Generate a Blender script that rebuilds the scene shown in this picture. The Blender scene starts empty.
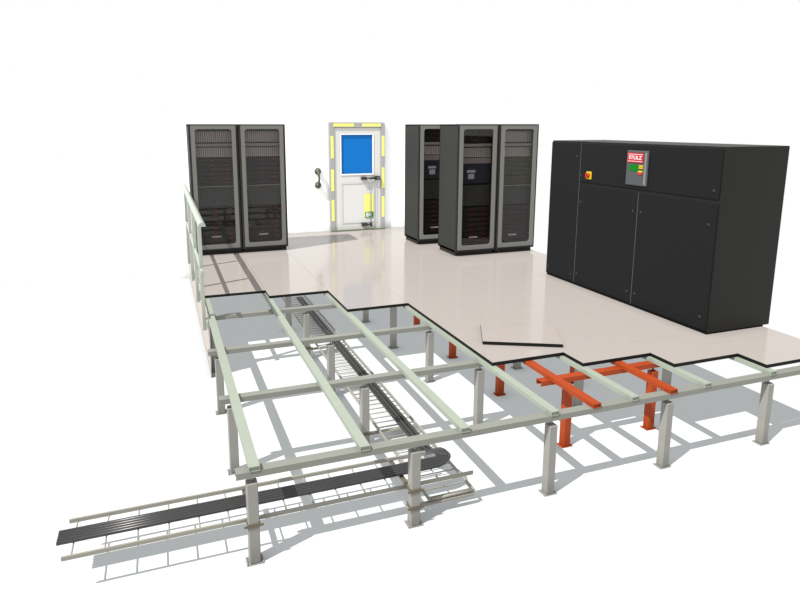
import bpy, bmesh, math
from mathutils import Vector, Matrix

SC = bpy.context.scene
COL = SC.collection
R = math.radians

# ------------------------------------------------------------------ materials
def principled(name, col, rough=0.5, spec=0.5, metal=0.0, noise=0.0, nscale=20.0, emit=None, bump=0.0):
    m = bpy.data.materials.new(name); m.use_nodes = True
    nt = m.node_tree; b = nt.nodes['Principled BSDF']
    b.inputs['Base Color'].default_value = (*col, 1)
    b.inputs['Roughness'].default_value = rough
    b.inputs['Specular IOR Level'].default_value = spec
    b.inputs['Metallic'].default_value = metal
    if noise or bump:
        tc = nt.nodes.new('ShaderNodeTexCoord')
        n = nt.nodes.new('ShaderNodeTexNoise'); n.inputs['Scale'].default_value = nscale
        n.inputs['Detail'].default_value = 4
        nt.links.new(tc.outputs['Object'], n.inputs['Vector'])
        if noise:
            mx = nt.nodes.new('ShaderNodeMix'); mx.data_type = 'RGBA'
            mx.inputs[6].default_value = (*[c * (1 - noise) for c in col], 1)
            mx.inputs[7].default_value = (*[min(1, c * (1 + noise)) for c in col], 1)
            nt.links.new(n.outputs['Fac'], mx.inputs[0])
            nt.links.new(mx.outputs[2], b.inputs['Base Color'])
        if bump:
            bp = nt.nodes.new('ShaderNodeBump'); bp.inputs['Strength'].default_value = bump
            bp.inputs['Distance'].default_value = 0.002
            nt.links.new(n.outputs['Fac'], bp.inputs['Height']); nt.links.new(bp.outputs[0], b.inputs['Normal'])
    if emit:
        b.inputs['Emission Color'].default_value = (*col, 1); b.inputs['Emission Strength'].default_value = emit
    return m

def glass_mat(name, tint, refl):
    m = bpy.data.materials.new(name); m.use_nodes = True
    nt = m.node_tree; nt.nodes.clear()
    out = nt.nodes.new('ShaderNodeOutputMaterial')
    tr = nt.nodes.new('ShaderNodeBsdfTransparent'); tr.inputs[0].default_value = (*tint, 1)
    gl = nt.nodes.new('ShaderNodeBsdfGlossy'); gl.inputs['Roughness'].default_value = 0.02
    gl.inputs['Color'].default_value = (refl, refl, refl, 1)
    lw = nt.nodes.new('ShaderNodeLayerWeight'); lw.inputs['Blend'].default_value = .5
    pw = nt.nodes.new('ShaderNodeMath'); pw.operation = 'POWER'; pw.inputs[1].default_value = 5
    fr = nt.nodes.new('ShaderNodeMath'); fr.operation = 'MULTIPLY_ADD'; fr.inputs[1].default_value = .9; fr.inputs[2].default_value = .023
    nt.links.new(lw.outputs['Facing'], pw.inputs[0]); nt.links.new(pw.outputs[0], fr.inputs[0])
    mx = nt.nodes.new('ShaderNodeMixShader')
    nt.links.new(fr.outputs[0], mx.inputs[0]); nt.links.new(tr.outputs[0], mx.inputs[1]); nt.links.new(gl.outputs[0], mx.inputs[2])
    nt.links.new(mx.outputs[0], out.inputs[0])
    return m

def slit_mat(name, light, dark, per_m):
    """pale faceplate with dark vertical slits (pattern along object X)"""
    m = bpy.data.materials.new(name); m.use_nodes = True
    nt = m.node_tree; b = nt.nodes['Principled BSDF']; b.inputs['Roughness'].default_value = 0.6
    tc = nt.nodes.new('ShaderNodeTexCoord'); sp = nt.nodes.new('ShaderNodeSeparateXYZ')
    mu = nt.nodes.new('ShaderNodeMath'); mu.operation = 'MULTIPLY'; mu.inputs[1].default_value = per_m
    fr = nt.nodes.new('ShaderNodeMath'); fr.operation = 'FRACT'
    gt = nt.nodes.new('ShaderNodeMath'); gt.operation = 'GREATER_THAN'; gt.inputs[1].default_value = 0.68
    mx = nt.nodes.new('ShaderNodeMix'); mx.data_type = 'RGBA'
    mx.inputs[6].default_value = (*light, 1); mx.inputs[7].default_value = (*dark, 1)
    L = nt.links.new
    L(tc.outputs['Object'], sp.inputs[0]); L(sp.outputs['X'], mu.inputs[0]); L(mu.outputs[0], fr.inputs[0])
    L(fr.outputs[0], gt.inputs[0]); L(gt.outputs[0], mx.inputs[0]); L(mx.outputs[2], b.inputs['Base Color'])
    return m

M = {}
M['ground'] = principled('subfloor_white', (.425, .442, .447), .9, .05)
M['wall'] = principled('wall_white', (.985, .985, .98), .9, .05)
M['tile'] = principled('panel_laminate', (.270, .245, .228), .10, .06, noise=.03, nscale=6)
M['edge'] = principled('panel_edge_black', (.006, .006, .006), .6, .15)
M['galv'] = principled('galvanised_steel_lit', (.235, .262, .215), .45, .25, noise=.06, nscale=9)  # stringer copy of the steel, brightness of its lit tops painted in
M['galv_post'] = principled('galvanised_post', (.215, .208, .192), .4, .25, noise=.10, nscale=7)
M['rod'] = principled('zinc_rod', (.26, .26, .24), .45, .3)
M['orange'] = principled('orange_steel', (.26, .038, .007), .45, .15, noise=.08, nscale=8)
M['tray'] = principled('tray_steel', (.225, .218, .185), .45, .3)
M['bracket'] = principled('bracket_steel', (.10, .085, .06), .5, .3)
M['cable'] = principled('black_cable', (.024, .0235, .0235), .33, .42)
M['fascia'] = principled('fascia_laminate', (.38, .335, .305), .5, .15)
M['rail'] = principled('rail_steel', (.32, .35, .30), .35, .4)
M['rack'] = principled('rack_dark_grey', (.024, .024, .022), .55, .2)
M['rackside'] = principled('rack_side_grey', (.024, .025, .022), .55, .15)
M['rackdoor'] = principled('rack_door_grey', (.145, .142, .132), .5, .2)
M['inside'] = principled('rack_inside_black', (.012, .011, .011), .7, .2)
M['slit'] = slit_mat('slit_faceplate', (.34, .31, .29), (.07, .06, .057), 38)
M['shelf'] = principled('shelf_grey', (.25, .235, .225), .6, .3)
M['server'] = principled('server_black', (.015, .013, .013), .5, .25)
M['servergreen'] = principled('server_green', (.032, .048, .010), .5, .25)
M['panelgrey'] = principled('blank_plate_grey', (.18, .165, .16), .6, .3)
M['blade'] = slit_mat('blade_chassis', (.035, .036, .036), (.010, .010, .010), 30)
M['screen'] = principled('screen_navy', (.022, .024, .036), .3, .3)
M['icon'] = principled('screen_icon', (.35, .36, .37), .5, .2)
M['led'] = principled('red_led', (.20, .018, .018), .5, .2)
M['badge'] = principled('badge_white', (.5, .5, .5), .5, .3)
M['glass'] = glass_mat('tinted_glass', (.79, .78, .77), 1.0)
M['ac'] = principled('unit_black', (.0085, .0085, .0095), .55, .10)
M['acside'] = principled('unit_black_shell', (.0115, .0115, .010), .5, .15)
M['acplinth'] = principled('unit_plinth', (.003, .003, .003), .7, .1)
M['lock'] = principled('lock_grey', (.03, .03, .03), .4, .3)
M['ctrl'] = principled('control_grey', (.055, .057, .06), .5, .3)
M['ctrlrim'] = principled('control_rim', (.14, .145, .15), .5, .3)
M['red'] = principled('sign_red', (.40, .008, .014), .5, .2)
M['white'] = principled('sign_white', (.6, .6, .6), .5, .2)
M['lcd'] = principled('lcd_green', (.0, .13, .004), .5, .15)
M['yellow'] = principled('button_yellow', (.45, .33, .01), .5, .2)
M['redbtn'] = principled('button_red', (.45, .02, .01), .5, .3)
M['door'] = principled('door_white', (.61, .60, .575), .6, .2)
M['dframe'] = principled('door_frame_grey', (.335, .335, .33), .6, .25)
M['tape'] = principled('glow_tape_yellow', (.80, .78, .20), .6, .2)
M['blue'] = principled('blue_pane', (.004, .145, .47), .35, .15)
M['bead'] = principled('glazing_bead_white', (.82, .83, .84), .5, .2)
M['dark'] = principled('hardware_dark', (.035, .035, .035), .4, .4)
M['threshold'] = principled('threshold_green', (.10, .13, .07), .6, .2)
M['green'] = principled('sign_green', (.02, .22, .05), .5, .2)
M['cast'] = principled('cast_handle', (.075, .08, .055), .4, .5)
M['pan'] = principled('panel_bounce_pan', (.85, .85, .84), .6, .2)  # unseen panel underside, made pale to bounce light beneath the floor
M['seam'] = principled('seam_highlight_grey', (.06, .06, .058), .5, .3)  # highlight tone of the panel seams, put into the colour
M['beam'] = principled('beam_steel_shaded', (.175, .178, .156), .45, .25, noise=.06, nscale=9)  # darker copy of the galvanised steel, shade of the beam faces painted in
M['rodgrey'] = principled('rod_grey', (.2, .21, .19), .4, .4)

# ------------------------------------------------------------------ mesh builder
class MB:
    def __init__(s): s.bm = bmesh.new()
    def box(s, x0, x1, y0, y1, z0, z1, bev=0.0, seg=1):
        r = bmesh.ops.create_cube(s.bm, size=1.0)
        vs = r['verts']
        for v in vs:
            v.co = Vector((x0 + (v.co.x + .5) * (x1 - x0), y0 + (v.co.y + .5) * (y1 - y0), z0 + (v.co.z + .5) * (z1 - z0)))
        if bev > 0:
            es = list({e for v in vs for e in v.link_edges})
            bmesh.ops.bevel(s.bm, geom=es, offset=bev, segments=seg, affect='EDGES', profile=.5)
        return s
    def tube(s, pts, r, n=10, cap=True):
        pts = [Vector(p) for p in pts]
        rings = []; ref = None
        for i, p in enumerate(pts):
            if i == 0: t = pts[1] - p
            elif i == len(pts) - 1: t = p - pts[i - 1]
            else: t = (pts[i + 1] - p).normalized() + (p - pts[i - 1]).normalized()
            t.normalize()
            if ref is None: ref = Vector((0, 0, 1)) if abs(t.z) < .9 else Vector((1, 0, 0))
            a = (ref - t * ref.dot(t)).normalized(); b = t.cross(a); ref = a
            rr = r[i] if isinstance(r, (list, tuple)) else r
            rings.append([s.bm.verts.new(p + a * (rr * math.cos(2 * math.pi * k / n)) + b * (rr * math.sin(2 * math.pi * k / n))) for k in range(n)])
        for q in range(len(rings) - 1):
            for k in range(n):
                f = s.bm.faces.new((rings[q][k], rings[q][(k + 1) % n], rings[q + 1][(k + 1) % n], rings[q + 1][k])); f.smooth = True
        if cap:
            s.bm.faces.new(list(reversed(rings[0]))); s.bm.faces.new(rings[-1])
        return s
    def prism(s, outline, fn, d0, d1, hole=None):
        """outline in 2D -> fn(u,v,d) -> 3D, extruded from d0 to d1; optional hole with the same vertex count"""
        n = len(outline)
        def ring(o, d): return [s.bm.verts.new(fn(u, v, d)) for u, v in o]
        a, b = ring(outline, d0), ring(outline, d1)
        for k in range(n): s.bm.faces.new((a[k], a[(k + 1) % n], b[(k + 1) % n], b[k]))
        if hole is None:
            s.bm.faces.new(list(reversed(a))); s.bm.faces.new(b)
        else:
            c, d = ring(hole, d0), ring(hole, d1)
            for k in range(n):
                j = (k + 1) % n
                s.bm.faces.new((c[j], c[k], d[k], d[j]))
                s.bm.faces.new((a[j], a[k], c[k], c[j])); s.bm.faces.new((b[k], b[j], d[j], d[k]))
        return s
    def build(s, name, mat, parent=None, world=None):
        bmesh.ops.recalc_face_normals(s.bm, faces=s.bm.faces)
        me = bpy.data.meshes.new(name)
        if world is not None: bmesh.ops.translate(s.bm, verts=s.bm.verts, vec=-Vector(world))
        s.bm.to_mesh(me); s.bm.free()
        me.materials.append(M[mat])
        o = bpy.data.objects.new(name, me); COL.objects.link(o)
        if parent is not None: o.parent = parent
        elif world is not None: o.location = world
        return o

def rrect(u0, u1, v0, v1, r, seg=5):
    pts = []
    for cu, cv, a0 in ((u1 - r, v1 - r, 0), (u0 + r, v1 - r, 90), (u0 + r, v0 + r, 180), (u1 - r, v0 + r, 270)):
        for k in range(seg + 1):
            a = R(a0 + 90 * k / seg); pts.append((cu + r * math.cos(a), cv + r * math.sin(a)))
    return pts

def tag(o, label=None, cat=None, group=None, kind=None):
    if label: o['label'] = label
    if cat: o['category'] = cat
    if group: o['group'] = group
    if kind: o['kind'] = kind
    elif label and 'kind' not in o: o['kind'] = 'thing'
    return o

def thing(name, label, cat, loc=(0, 0, 0), rotz=0, group=None):
    o = bpy.data.objects.new(name, None); COL.objects.link(o)
    o.empty_display_size = .1
    o.location = loc; o.rotation_euler = (0, 0, rotz)
    return tag(o, label, cat, group)

def copy_tree(o, parent=None):
    c = o.copy(); COL.objects.link(c); c.parent = parent
    for ch in list(o.children): copy_tree(ch, c)
    return c

ORD = ['first', 'second', 'third', 'fourth', 'fifth', 'sixth', 'seventh', 'eighth', 'ninth', 'tenth', 'eleventh',
       'twelfth', 'thirteenth', 'fourteenth', 'fifteenth', 'sixteenth']

# ------------------------------------------------------------------ levels
HT = .583          # walking surface
TT = .028          # panel thickness
SZ0, SZ1 = .527, .555    # stringers
BZ0, BZ1 = .492, .527    # beams
PH = .458          # pedestal post top
XR = 4.34          # right edge of everything
YW = 6.495         # back wall

# ------------------------------------------------------------------ setting
o = MB().box(-7, XR, -5, YW + .12, -.12, 0).build('floor', 'ground'); tag(o, 'white concrete subfloor under the raised steel grid', 'floor', kind='structure')
o = MB().box(-.16, XR, YW, YW + .12, 0, 3.2).build('wall_back', 'wall'); tag(o, 'plain white wall behind the door', 'wall', kind='structure')

# door ---------------------------------------------------------------
DX = lambda zx: 2.16 + (zx - 135) * .00361
DZ = lambda zy: 2.289 - (zy - 58) * .00347
dr = thing('door_1', 'white door with blue window and yellow taped frame in the back wall', 'door', (2.615, YW, HT))
dr['kind'] = 'structure'
W = (2.615, YW, HT)
fy = YW - .05
f = MB()
f.box(DX(134), DX(155), fy, YW, HT, DZ(58), .004); f.box(DX(369), DX(387), fy, YW, HT, DZ(58), .004)
f.box(DX(155), DX(369), fy, YW, DZ(81), DZ(58), .004)
fr_ = f.build('door_frame', 'dframe', dr, W)
def dpart(name, mat, zx0, zx1, zy0, zy1, y0, y1, parent=None, bev=0.0, label=None):
    p = MB().box(DX(zx0), DX(zx1), y0, y1, DZ(zy1), DZ(zy0), bev).build(name, mat, parent or dr, W)
    if label: p['label'] = label
    return p
for a in ((152, 245, 63, 77), (282, 368, 63, 77)) + tuple((139, 152, q, w) for q, w in ((118, 217), (267, 365), (405, 502))) + tuple((372, 385, q, w) for q, w in ((118, 212), (263, 357), (397, 494))):
    dpart('tape_strip', 'tape', *a, fy - .003, fy, fr_)
# leaf with window opening and raised lower panel
ly0, ly1 = YW - .035, YW - .002
lf = MB()
lf.box(DX(156), DX(183), ly0, ly1, HT + .012, DZ(82)); lf.box(DX(334), DX(368), ly0, ly1, HT + .012, DZ(82))
lf.box(DX(183), DX(334), ly0, ly1, DZ(109), DZ(82)); lf.box(DX(183), DX(334), ly0, ly1, HT + .012, DZ(294))
lf.build('door_leaf', 'door', dr, W)
pz = MB()   # lower moulding
pz.prism(rrect(DX(186), DX(352), DZ(516), DZ(330), .004, 1), lambda u, v, d: Vector((u, d, v)), ly0 - .006, ly0,
         rrect(DX(190), DX(348), DZ(512), DZ(334), .004, 1)).build('panel_moulding', 'door', dr, W)
bd = MB().prism(rrect(DX(182), DX(335), DZ(295), DZ(108), .004, 1), lambda u, v, d: Vector((u, d, v)), ly0 - .008, ly1,
         rrect(DX(187), DX(330), DZ(289), DZ(113), .004, 1)).build('window_bead', 'bead', dr, W)
dpart('window_pane', 'blue', 187, 330, 113, 289, ly0 + .008, ly0 + .016, dr, label='blue window pane')
MB().box(DX(136), DX(386), fy - .05, YW, HT, HT + .012, .002).build('threshold', 'threshold', dr, W)
# panic bar
pb = MB()
pb.box(DX(275), DX(300), ly0 - .045, ly0, DZ(317), DZ(304), .004)
pb.box(DX(338), DX(362), ly0 - .05, ly0, DZ(319), DZ(301), .006)
pb.tube([(DX(298), ly0 - .03, DZ(311)), (DX(340), ly0 - .03, DZ(310))], [.010, .022], 10)
pbo = pb.build('panic_bar', 'dark', dr, W)
MB().tube([(DX(353), ly0 - .05, DZ(310)), (DX(353), ly0 - .056, DZ(310))], .014, 12).build('keyhole_cover', 'rodgrey', pbo)
pbo.children[0].location = -Vector(W)
MB().tube([(DX(320), ly0 - .03, DZ(316)), (DX(320), ly0 - .03, DZ(528))], .008, 8).build('latch_rod', 'rodgrey', dr, W)
lb = MB(); lb.box(DX(277), DX(301), ly0 - .045, ly0, DZ(532), DZ(517), .004); lb.tube([(DX(300), ly0 - .025, DZ(526)), (DX(322), ly0 - .025, DZ(527))], .012, 8)
lb.box(DX(316), DX(324), ly0 - .045, ly0, DZ(535), DZ(517), .002); lb.build('floor_latch', 'dark', dr, W)
dpart('notice_sheet', 'tape', 289, 335, 383, 493, ly0 - .003, ly0, dr, label='yellow notice sheet')
sg = dpart('exit_sign', 'green', 294, 333, 467, 494, ly0 - .008, ly0 - .003, dr, label='green running man exit sign')
s2 = MB()
yy0, yy1 = ly0 - .0095, ly0 - .008
s2.box(DX(298), DX(311), yy0, yy1, DZ(491), DZ(470))                       # doorway
s2.tube([(DX(319), yy0, DZ(472.5)), (DX(319), yy1, DZ(472.5))], .009, 10)   # head
fl = lambda u, v, d: Vector((u, d, v))
s2.prism([(DX(314), DZ(475)), (DX(322), DZ(475)), (DX(327), DZ(480)), (DX(325), DZ(482)), (DX(320), DZ(479)), (DX(320), DZ(483)), (DX(324), DZ(487)), (DX(322), DZ(491)), (DX(319), DZ(487)), (DX(315), DZ(485)), (DX(312), DZ(490)), (DX(309.5), DZ(489)), (DX(314), DZ(481))][::-1], fl, yy0, yy1)
s2.build('pictogram', 'white', sg, W)
# green door-opening figure block on the white doorway

# wall pull handle ------------------------------------------------------
hx = 1.973
h = thing('pull_handle', 'dark cast pull handle mounted on the white wall left of the door', 'handle', (hx, YW, 1.43))
W = (hx, YW, 1.43)
b = MB()
b.tube([(hx, YW - .045, 1.535), (hx + .004, YW - .06, 1.50), (hx + .006, YW - .066, 1.43), (hx + .004, YW - .06, 1.36), (hx, YW - .045, 1.325)], [.02, .018, .014, .018, .02], 12)
b.build('grip', 'cast', h, W)
for zc in (1.538, 1.322):
    q = MB(); q.tube([(hx, YW + .002, zc), (hx, YW - .012, zc), (hx, YW - .02, zc), (hx, YW - .05, zc), (hx, YW - .062, zc)], [.052, .052, .036, .034, .016], 16)
    for k in range(6):
        a = R(60 * k); q.tube([(hx + .040 * math.cos(a), YW - .010, zc + .040 * math.sin(a)), (hx + .040 * math.cos(a), YW - .022, zc + .040 * math.sin(a))], [.014, .008], 8)
    q.build('rosette', 'cast', h, W)

# ------------------------------------------------------------------ racks
RH = 2.257 - HT
def rack(label, x, y, kind, group, w=.585, depth=.5):
    t = thing('server_rack', label, 'server rack', (x, y, HT), 0, group)
    g = .004
    MB().box(.02, w - .02, .045, depth - .02, 0, .052).build('plinth', 'rack', t)
    b = MB(); z0, z1 = .052, RH; th = .018
    b.box(g, g + th, .012, depth, z0, z1, .003); b.box(w - g - th, w - g, .012, depth, z0, z1, .003)
    b.box(g, w - g, .012, depth, z1 - .02, z1, .003); b.box(g, w - g, .012, depth, z0, z0 + .03, .003)
    b.box(g, w - g, depth - .015, depth, z0, z1)
    b.build('cabinet_body', 'rackside', t)
    # interior front frame
    fn = lambda u, v, d: Vector((u, d, v))
    dz0, dz1 = z0 + .028, z1 - .016
    fx0, fx1 = .030, w - .030
    fr = MB().prism(rrect(fx0, fx1, dz0, dz1, .008, 5), fn, -.012, .016, rrect(fx0 + .050, fx1 - .050, dz0 + .055, dz1 - .045, .035, 5))
    d = fr.build('door_frame', 'rackdoor', t)
    gx0, gx1, gz0, gz1 = fx0 + .045, fx1 - .045, dz0 + .05, dz1 - .04
    gl = MB().prism(rrect(gx0, gx1, gz0, gz1, .03, 5), fn, .000, .006).build('glass', 'glass', d)
    jb = MB().prism(rrect(g, w - g, z0, z1, .004, 5), fn, .001, .02, rrect(fx0 - .004, fx1 + .004, dz0 - .004, dz1 + .004, .004, 5)); jb.build('front_frame', 'rack', t)
    ix0, ix1 = gx0 - .015, gx1 + .015
    # equipment, heights as fractions of the cabinet from the top
    H = z1 - z0
    zf = lambda q: z1 - q * H
    yb0, yb1 = .075, .40
    def unit(name, mat, q0, q1, y0=yb0):
        return MB().box(ix0, ix1, y0, yb1, zf(q1), zf(q0), .002).build(name, mat, t)
    def leds(par, q0, q1, rows, cols=(.12, .42, .80)):
        for r in range(rows):
            zz = zf(q0 + (r + .5) / rows * (q1 - q0))
            for c in cols:
                xx = ix0 + c * (ix1 - ix0)
                MB().box(xx, xx + .055, yb0 - .004, yb0, zz - .004, zz + .004).build('indicator_light', 'led', par)
    def servers(q0, q1, n, mat='server', cols=(.40, .78)):
        for k in range(n):
            a, e = q0 + (q1 - q0) * k / n, q0 + (q1 - q0) * (k + 1) / n
            u = unit('server_unit', mat, a + .002, e - .002); leds(u, a, e, 1, cols)
    if kind == 'patch':
        unit('slotted_panel', 'slit', .055, .140); unit('shelf', 'shelf', .150, .172, .05); unit('slotted_panel', 'slit', .180, .255)
        servers(.262, .478, 6)
        unit('shelf', 'panelgrey', .484, .492, .06); unit('blade_chassis', 'blade', .496, .640)
        servers(.648, .93, 7)
    elif kind == 'green':
        unit('slotted_panel', 'slit', .055, .140); unit('shelf', 'shelf', .150, .172, .05); unit('slotted_panel', 'slit', .180, .255)
        servers(.262, .478, 6, 'servergreen')
        unit('shelf', 'panelgrey', .484, .492, .06); unit('blade_chassis', 'blade', .496, .640)
        servers(.648, .93, 7)
    else:
        servers(.05, .145, 2, 'server', (.45, .75)); unit('shelf', 'shelf', .150, .172, .05); unit('slotted_panel', 'slit', .180, .255)
        unit('blank_plate', 'panelgrey', .260, .305)
        s = unit('display_screen', 'screen', .31, .46)
        xi = ix0 + .30 * (ix1 - ix0)
        q = MB(); q.box(xi, xi + .085, yb0 - .003, yb0, zf(.425), zf(.385)); q.box(xi - .02, xi + .10, yb0 - .003, yb0, zf(.375), zf(.355)); q.build('screen_icon', 'icon', s)
        unit('blade_chassis', 'blade', .475, .640)
        servers(.648, .93, 7)
    MB().box(ix0 + .17, ix0 + .29, yb0 - .008, yb0, zf(.897), zf(.887)).build('badge', 'badge', t)
    return t
rack('dark grey glass-door server rack standing directly behind the handrail, left half of the left pair', .015, 5.21, 'patch', 'server racks', .61)
rack('dark grey glass-door server rack in the left pair, the one nearer the white door', .628, 5.21, 'patch', 'server racks', .606)
rack('glass-door server rack with navy display in the pair between door and black cooling unit', 3.155, 4.045, 'screen', 'server racks', .583, .53)
rack('glass-door server rack with green servers, nearest to the black cooling unit', 3.742, 4.045, 'green', 'server racks', .588, .53)
rack('half hidden server rack standing behind the pair beside the black cooling unit', 3.01, 4.94, 'screen', 'server racks', .60, .5)

# ------------------------------------------------------------------ cooling unit (front faces -X)
CX, CX2, CY, CY2, CZ = 3.713, 4.40, .648, 2.868, 2.081
W = (CX, CY, HT)
ac = thing('cooling_unit', 'large black air conditioning cabinet with red sign standing on raised floor', 'air conditioner', W)
MB().box(CX + .004, XR - .003, CY + .005, CY2 - .02, HT, HT + .018).build('plinth', 'acplinth', ac, W)
MB().box(CX + .012, CX2, CY, CY2, HT + .012, CZ, .006, 2).build('cabinet_shell', 'acside', ac, W)
def acpanel(name, y0, y1, z0, z1, locks):
    p = MB().box(CX, CX + .016, y0, y1, z0, z1, .005, 2).build(name, 'ac', ac, W)
    for (ly, lz) in locks:
        k = MB(); k.tube([(CX + .002, ly, lz), (CX - .005, ly, lz)], .011, 12); k.box(CX - .007, CX - .005, ly - .002, ly + .002, lz - .008, lz + .008)
        k.build('panel_lock', 'lock', p, W)
    return p
e = .045
acpanel('side_access_panel', 2.372, CY2 - .004, HT + .022, CZ - .016, [(2.372 + e, CZ - .15), (2.372 + e, HT + .10), (CY2 - e, HT + .10)])
acpanel('control_fascia', CY + .014, 2.360, 1.672, CZ - .016, [(2.36 - .03, 1.74), (CY + .06, 1.74)])
acpanel('access_door', 1.523, 2.360, HT + .022, 1.640, [(2.36 - e, 1.47), (1.523 + e, 1.47), (2.36 - e, HT + .13), (1.523 + e, HT + .13)])
acpanel('access_door', CY + .014, 1.511, HT + .022, 1.640, [(1.511 - e, 1.47), (CY + .014 + e + .02, 1.47), (1.511 - e, HT + .13), (CY + .014 + e + .02, HT + .13)])
for ya in (2.366, 1.517): MB().box(CX + .003, CX + .014, ya - .0035, ya + .0035, HT + .022, (CZ - .016) if ya > 2 else 1.64).build('seam_highlight', 'seam', ac, W)  # paler strips added to paint the highlight along the panel seams
# control box
by0, by1, bz0, bz1 = 1.415, 1.682, 1.703, 2.020
bx = CX - .014
cb = MB().box(bx, CX + .004, by0, by1, bz0, bz1, .01, 2).build('control_box', 'ctrl', ac, W)
U = lambda q: by1 - q * (by1 - by0)          # 0 = viewer's left, 1 = viewer's right
V = lambda q: bz1 - q * (bz1 - bz0)
def cpart(name, mat, u0, u1, v0, v1, d=.004, par=None, bev=0.0):
    return MB().box(bx - d, bx, U(u1), U(u0), V(v1), V(v0), bev).build(name, mat, par or cb, W)
cpart('edge_strip', 'ctrlrim', .86, .95, .05, .95, .002)
sign = cpart('brand_sign', 'red', .07, .80, .07, .345, .005)
sign2 = MB().box(bx - .0065, bx - .005, U(.78), U(.09), V(.118), V(.105)).box(bx - .0065, bx - .005, U(.78), U(.09), V(.314), V(.301)).build('sign_lines', 'white', sign, W)
cu = bpy.data.curves.new('sign_text', 'FONT'); cu.body = 'STULZ'; cu.size = .046; cu.align_x = 'CENTER'; cu.align_y = 'CENTER'; cu.extrude = .0008; cu.offset = .0006
to = bpy.data.objects.new('text_tmp', cu); COL.objects.link(to)
bpy.context.view_layer.update()
dg = bpy.context.evaluated_depsgraph_get()
me = bpy.data.meshes.new_from_object(to.evaluated_get(dg)); bpy.data.objects.remove(to)
mw = Matrix(((0, 0, -1, bx - .0066), (-1.22, 0, 0, U(.435)), (0, 1, 0, V(.208)), (0, 0, 0, 1)))
me.transform(Matrix.Translation(-Vector(W)) @ mw)
me.materials.clear(); me.materials.append(M['white'])
tx = bpy.data.objects.new('sign_lettering', me); COL.objects.link(tx); tx.parent = sign
cpart('display', 'lcd', .17, .60, .40, .58, .004)
cpart('button', 'yellow', .63, .82, .405, .448, .007); cpart('button', 'yellow', .63, .82, .462, .505, .007)
cpart('button', 'yellow', .61, .80, .560, .610, .007); cpart('button', 'redbtn', .61, .78, .618, .675, .007)
iso = MB().box(CX - .012, CX + .003, 2.170, 2.246, 1.708, 1.786, .006, 2).build('isolator_switch', 'yellow', ac, W)
k = MB(); k.tube([(CX - .012, 2.212, 1.747), (CX - .032, 2.212, 1.747)], [.026, .022], 14); k.box(CX - .046, CX - .032, 2.206, 2.218, 1.725, 1.769, .003); k.build('knob', 'redbtn', iso, W)

# ------------------------------------------------------------------ raised floor panels
TD = .457
starts = [3.231, 3.007, 2.309, .717, .488, .258, .024]
GP = .0008
def panel_mesh(name, w, d):
    top = MB().box(0, w, 0, d, TT - .003, TT); edge = MB().box(.0002, w - .0002, .0002, d - .0002, 0, TT - .003)
    return top, edge
def panel(name, x0, x1, y0, y1, label, group, z=HT - TT):
    t = MB().box(0, x1 - x0, 0, y1 - y0, TT - .0028, TT, .0006).build('raised_floor_tile', 'tile')
    t.location = (x0, y0, z)
    w_, d_ = x1 - x0, y1 - y0
    fn = lambda u, v, d: Vector((u, v, d))
    MB().prism([(0, 0), (w_, 0), (w_, d_), (0, d_)], fn, 0, TT - .0028, [(.012, .012), (w_ - .012, .012), (w_ - .012, d_ - .012), (.012, d_ - .012)]).build('edge_trim', 'edge', t)
    MB().box(.012, w_ - .012, .012, d_ - .012, 0, TT - .0028).build('bounce_pan', 'pan', t)  # hidden pale underside, added to brighten the space below the panels
    tag(t, label, 'floor panel', group, 'thing')
    t.children[0]['label'] = 'black edge trim under the laminate'
    return t
cols = ['against the handrail', 'next to the handrail column', 'in the third column from the handrail', 'in the fourth column from the handrail',
        'in the column before the loose panel corner', 'in the column leading to the cooling unit', 'in the far right column by the cooling unit']
colname = ['first', 'second', 'third', 'fourth', 'fifth', 'sixth', 'seventh']
protos = {}
for c, ys in enumerate(starts):
    x0 = c * .6 if c else -.014
    x1 = (c + 1) * .6
    if c == 6: x1 = XR - .002
    y = ys; r = 0
    while y < YW - .02:
        y1 = min(y + TD, YW - .003)
        if YW - y1 < .06: y1 = YW - .003
        if r == 0:
            lab = f'beige floor panel at the black stepped front edge, {colname[c]} column from the handrail'
        else:
            lab = f'beige floor panel, {ORD[r]} from the stepped front edge in the {colname[c]} column from the handrail'
        key = (round(x1 - x0, 4), round(y1 - y, 4))
        if key in protos:
            p = copy_tree(protos[key]); p.location = (x0 + GP, y + GP, HT - TT); tag(p, lab)
        else:
            p = panel('raised_floor_tile', x0 + GP, x1 - GP, y + GP, y1 - GP, lab, 'raised floor panels'); protos[key] = p
        y = y1; r += 1
lp = panel('raised_floor_tile', 0, .60, 0, .43, 'loose beige floor panel lying askew on top of the raised floor', 'raised floor panels', HT)
lp.location = (1.912, 1.063, HT + .0005); lp.rotation_euler = (0, 0, R(-26.2))

# ------------------------------------------------------------------ pedestals
def pedestal(mat, hw=.029):
    t = thing('floor_pedestal', '', 'pedestal', (0, 0, 0))
    MB().box(-hw, hw, -hw, hw, .004, PH, .005, 1).build('post', mat, t)
    b = MB(); b.box(-.040, .040, -.034, .034, 0, .004)
    for s in (-1, 1): b.box(s * .040 - .003, s * .040 + .003, -.034, .034, 0, .009)
    b.build('base_plate', mat, t)
    MB().tube([(0, 0, PH - .002), (0, 0, BZ0 - .003)], .007, 10).tube([(0, 0, PH - .001), (0, 0, PH + .004)], .014, 6).build('threaded_rod', 'rod' if mat != 'orange' else 'orange', t)
    b = MB(); b.box(-.017, .017, -.02, .02, BZ0 - .004, BZ0, .001); b.build('head_plate', mat, t)
    return t
rown = ['under the front beam', 'under the second beam from the front', 'under the third beam from the front', 'under the fourth beam from the front', 'under the fifth beam from the front']
px = [0, .9, 1.8, 2.7, 3.6]
pp = ['leftmost', 'second from left', 'third from left', 'fourth from left', 'rightmost']
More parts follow.
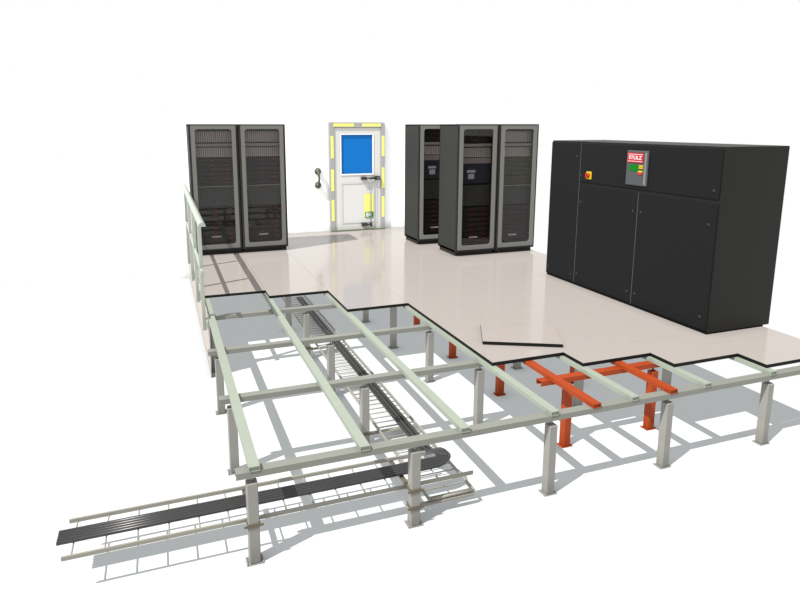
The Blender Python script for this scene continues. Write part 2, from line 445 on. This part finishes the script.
VIS = {(r, c) for r in range(5) for c in range(5)} - {(4, 3), (4, 4), (4, 0), (3, 4)}
proto = None
for r in range(5):
    for c in range(5):
        if (r, c) not in VIS: continue
        p = copy_tree(proto) if proto else pedestal('galv_post')
        proto = proto or p
        p.location = (px[c] + (  .032 if (c == 0 and r > 2) else 0), .9 * r, 0)
        tag(p, f'galvanised square steel pedestal {rown[r]}, {pp[c]}', 'pedestal', 'grey floor pedestals')
proto = None
for (x, y, l) in ((2.25, .45, 'orange steel pedestal nearest the front beam, left of the pair'), (3.0, .45, 'orange steel pedestal nearest the front beam, right of the pair'),
                  (2.25, 1.35, 'second orange steel pedestal from the front, below the stepped panel corner'), (3.0, 1.35, 'orange steel pedestal mostly hidden behind the orange cross beam'),
                  (2.25, 2.25, 'third orange steel pedestal from the front, under the long panel edge'), (2.25, 3.15, 'farthest orange steel pedestal, only a sliver showing under the panel edge')):
    p = copy_tree(proto) if proto else pedestal('orange'); proto = proto or p
    p.location = (x, y, 0); tag(p, l, 'pedestal', 'orange floor pedestals')

# ------------------------------------------------------------------ beams (channel) and stringers (open rectangular tube)
def channel_x(x0, x1, yc, mat, name, label, group, cat='beam'):
    """open-bottom channel along X with returned lips and closed look"""
    W = (x0, yc, BZ0); t = .003; hw = .031
    m = MB()
    prof = [(-hw, BZ0), (-hw, BZ1), (hw, BZ1), (hw, BZ0), (hw - .016, BZ0), (hw - .016, BZ0 + t), (hw - t, BZ0 + t), (hw - t, BZ1 - t), (-hw + t, BZ1 - t), (-hw + t, BZ0 + t), (-hw + .016, BZ0 + t), (-hw + .016, BZ0)]
    m.prism(prof, lambda u, v, d: Vector((d, yc + u, v)), x0, x1)
    o = m.build(name, mat, None, W); return tag(o, label, cat, group)
bl = ['galvanised steel cross beam running along the open front of the grid', 'galvanised steel cross beam, second from the front of the open grid',
      'galvanised steel cross beam, third from the front of the open grid', 'galvanised steel cross beam, fourth from the front, nearest the stepped panels', 'galvanised steel cross beam hidden mostly beneath the panels behind the fourth beam']
for r in range(4):
    channel_x(-.078 if r < 3 else -.014, XR if r == 0 else 3.70, .9 * r, 'beam', 'cross_beam', bl[r], 'galvanised cross beams')
for r, l in enumerate(('orange steel cross beam on the front pair of orange pedestals', 'orange steel cross beam behind the front orange one, under the panels')):
    channel_x(2.01, 3.065, .45 + .9 * r, 'orange', 'cross_beam', l, 'orange cross beams')
def stringer(x, hw, y0, y1, mat, label, group):
    W = (x, y0, SZ0); t = .004
    m = MB()
    out = [(-hw, SZ0), (hw, SZ0), (hw, SZ1), (-hw, SZ1)]; inn = [(-hw + t, SZ0 + t), (hw - t, SZ0 + t), (hw - t, SZ1 - t), (-hw + t, SZ1 - t)]
    m.prism(out, lambda u, v, d: Vector((x + u, d, v)), y0, y1, inn)
    o = m.build('stringer', mat, None, W); tag(o, label, 'stringer', group)
    MB().box(x - hw + t, x + hw - t, y0 + .006, y0 + .012, SZ0 + t, SZ1 - t).build('end_plug', mat, o, W)
    return o
sl = ['pale steel stringer along the left side of the grid below the handrail', 'pale steel stringer, second from the left of the grid', 'pale steel stringer, third from left, crossing above the black cables',
      'pale steel stringer, fourth from left, under the long stepped panel edge', 'pale steel stringer between the two orange rails', 'pale steel stringer just right of the orange rails', 'pale steel stringer farthest right below the cooling unit']
for k in range(7):
    xx = .013 if k == 0 else .6 * k
    stringer(xx, .028, -.035, 6.493, 'galv', sl[k], 'pale stringers')
stringer(2.105, .029, -.035, 5.0, 'orange', 'orange steel rail lying on the front beam, left of the two', 'orange rails')
stringer(2.710, .029, -.035, 5.0, 'orange', 'orange steel rail lying on the front beam, right of the two', 'orange rails')

# ------------------------------------------------------------------ fascia and handrail
W = (-.018, 2.53, 0)
fa = thing('side_fascia', 'pale pink side panel closing the raised floor below the handrail', 'panel', W)
MB().box(-.020, -.016, 2.53, 6.48, 0, HT - .001).build('sheet', 'fascia', fa, W)
b = MB(); b.box(-.016, -.010, 2.535, 2.60, .02, .08, .001); b.box(-.016, .03, 2.55, 2.59, .035, .041); b.build('foot_bracket', 'bracket', fa, W)
rx = -.050; zt, zm = 1.455, .985
W = (rx, 2.62, .43)
hr = thing('handrail', 'pale green steel handrail along the left edge of the raised floor', 'handrail', W)
def halfround(u0, zc, y0, y1, w, hgt):
    prof = [(u0 - w, zc - hgt * .5)] + [(u0 - w * math.cos(R(a)), zc - hgt * .5 + hgt * math.sin(R(a))) for a in range(0, 181, 20)] + [(u0 + w, zc - hgt * .5)]
    prof = prof[1:-1]
    return MB().prism(prof, lambda u, v, d: Vector((u, d, v)), y0, y1)
halfround(rx, zt, 2.18, 6.05, .03, .034).build('top_rail', 'rail', hr, W)
MB().box(rx - .012, rx + .012, 2.50, 6.05, zm - .018, zm + .018, .003).build('mid_rail', 'rail', hr, W)
for y in (2.62, 3.58, 4.54, 5.50):
    p = MB(); p.box(rx - .016, rx + .016, y - .02, y + .02, .43, zt - .016, .002); p.build('post', 'rail', hr, W)
    q = MB(); q.box(rx + .015, -.0205, y - .10, y + .03, .47, .53) if y < 3 else q.box(rx + .015, -.0205, y - .03, y + .03, .45, .53)
    q.build('mounting_bracket', 'rail', hr, W)

# ------------------------------------------------------------------ cable trays (ladders)
def ladder(name, label, along, a0, a1, b0, b1, z, step, rail_h, rail_t):
    W = (a0, b0, z) if along == 'x' else (b0, a0, z)
    t = thing(name, label, 'cable tray', W, 0, 'cable ladders')
    P = (lambda a, b, zz: (a, b, zz)) if along == 'x' else (lambda a, b, zz: (b, a, zz))
    for b in (b0, b1):
        ae = a1 - .175 if (along == 'x' and b == b1) else a1     # back rail stops short where the cables drop through
        m = MB(); p0, p1 = P(a0, b - rail_t, z - rail_h / 2), P(ae, b + rail_t, z + rail_h / 2)
        m.box(min(p0[0], p1[0]), max(p0[0], p1[0]), min(p0[1], p1[1]), max(p0[1], p1[1]), p0[2], p1[2], .002)
        m.build('side_rail', 'tray', t, W)
    n = int((a1 - a0 - (.2 if along == 'x' else .06)) / step) + 1
    base = MB().tube([Vector(P(a0 + .04, b0, z - .004)), Vector(P(a0 + .04, b0 + .012, z - .010)), Vector(P(a0 + .04, b1 - .012, z - .010)), Vector(P(a0 + .04, b1, z - .004))], .0042, 6).build('rung', 'tray', t, W)
    for k in range(1, n):
        o = base.copy(); COL.objects.link(o); o.parent = t; o.location = Vector(P(k * step, 0, 0))
    return t
ZU, ZV = .205, .10
ladder('cable_tray', 'steel ladder cable tray reaching out left below the front beam', 'x', -.90, 1.305, .058, .362, ZU, .15, .024, .005)
vt = ladder('cable_tray', 'steel ladder cable tray running back under the grid beneath black cables', 'y', .035, 4.6, 1.015, 1.305, ZV, .075, .018, .006)
MB().tube([(1.02, .042, ZV), (1.30, .042, ZV)], .0085, 8).build('end_rail', 'tray', vt, (1.015, .035, ZV))

# brackets holding the trays on the pedestals
def bracket(x, y, z, label, arm):
    W = (x, y, z)
    t = thing('tray_bracket', label, 'bracket', W, 0, 'tray brackets')
    hw = .0292; o2 = hw + .004
    m = MB().prism([(x - o2, y - o2), (x + o2, y - o2), (x + o2, y + o2), (x - o2, y + o2)], lambda u, v, d: Vector((u, v, d)), z + .028, z + .048,
                   [(x - hw, y - hw), (x + hw, y - hw), (x + hw, y + hw), (x - hw, y + hw)])
    for s in (-1, 1): m.box(x + s * (o2 + .008) - .008, x + s * (o2 + .008) + .008, y - o2, y - o2 + .004, z + .032, z + .044)
    m.box(x - .012, x + .012, y + .0292, y + .0333, z - .010, z + .030)
    m.build('clamp', 'bracket', t, W)
    arm(t, W)
    return t
def arm_y(x, y, z):   # arm running back under the front tray
    return lambda t, W: MB().box(x - .013, x + .013, y + .0334, y + .38, z - .010, z + .0055, .002).build('arm', 'bracket', t, W)
def arm_x(x, y, z):
    return lambda t, W: MB().box(x - .029, x + .405, y + .0334, y + .060, z - .012, z + .004, .002).build('arm', 'tray', t, W)
zb = ZU - .012 - .008
bracket(0, 0, zb, 'brown tray bracket clamped round the front left pedestal', arm_y(0, 0, zb))
bracket(.9, 0, zb, 'brown tray bracket clamped round the second front pedestal, upper of two', arm_y(.9, 0, zb))
for y, l in ((0.0, 'brown tray bracket low on the second front pedestal, lower of two'), (.9, 'tray bracket on the pedestal beside the black cables, second row'),
             (1.8, 'tray bracket on the pedestal beside the black cables, third row'), (2.7, 'tray bracket on the pedestal beside the black cables, fourth row')):
    z = ZV - .0205 + .0
    yy = y
    bracket(.9, yy, z, l, arm_x(.9, yy, z))

# ------------------------------------------------------------------ cable bundle round the corner
cbn = thing('cable_bundle', 'bundle of thick black cables turning from the front tray to the back one', 'cable bundle', (-.93, .23, .2))
W = (-.93, .23, .2)
N = 5
for k in range(N):
    yk = .180 + .0215 * k
    xk = 1.250 - .0165 * k
    z1 = ZU + .006; z2 = ZV + .0055 + (.011 if k % 2 else 0)
    r = .115 - .0215 * k
    r = max(r, .03)
    pts = [(-.935, yk, z1), (-.4, yk, z1), (.1, yk, z1), (.6, yk, z1), (xk - r - .1, yk, z1 + .002)]
    for a in range(0, 91, 15):
        pts.append((xk - r + r * math.sin(R(a)), yk + r - r * math.cos(R(a)), z1 + .004 + .012 * math.sin(R(a * 2))))
    ye = yk + r
    pts += [(xk, ye + .05, z1 - .004), (xk, ye + .11, z1 - .025), (xk, ye + .18, z2 + .025), (xk, ye + .26, z2 + .003), (xk, ye + .34, z2), (xk, 2, z2), (xk, 3, z2), (xk, 4.5, z2)]
    MB().tube(pts, .0108, 10).build('cable', 'cable', cbn, W)

# ------------------------------------------------------------------ light, world, camera
w = bpy.data.worlds.new('World'); SC.world = w; w.use_nodes = True
bg = w.node_tree.nodes['Background']; bg.inputs[0].default_value = (1, 1, 1, 1); bg.inputs[1].default_value = 1.0
sd = bpy.data.lights.new('Sun', 'SUN'); sd.energy = 6.4; sd.angle = R(.3); sd.color = (1, .985, .96)
so = bpy.data.objects.new('Sun', sd); COL.objects.link(so); so.location = (-3, -2, 6)
so.rotation_euler = Vector((.68, .26, -1)).to_track_quat('-Z', 'Y').to_euler()

cd = bpy.data.cameras.new('Camera'); cam = bpy.data.objects.new('Camera', cd); COL.objects.link(cam)
cam.location = (-.340, -2.921, 2.239)
yaw, pitch = R(19.872), R(-10.583)
cam.rotation_euler = (math.pi / 2 + pitch, 0, -yaw)
cd.sensor_fit = 'HORIZONTAL'; cd.sensor_width = 36; cd.lens = 616.077 / 800 * 36
cd.shift_x = (400 - 383.437) / 800; cd.shift_y = (240.701 - 300) / 800
cd.clip_start = .05; cd.clip_end = 200
SC.camera = cam
SC.view_settings.view_transform = 'Standard'; SC.view_settings.look = 'None'
SC.view_settings.exposure = 0; SC.view_settings.gamma = 1; SC.view_settings.use_curve_mapping = False
SC.cycles.use_fast_gi = True; SC.cycles.fast_gi_method = 'REPLACE'; SC.cycles.ao_bounces_render = 1; SC.cycles.ao_bounces = 1
w.light_settings.distance = .15; w.light_settings.ao_factor = 1.0
SC.cycles.max_bounces = 16; SC.cycles.diffuse_bounces = 14; SC.cycles.transparent_max_bounces = 16
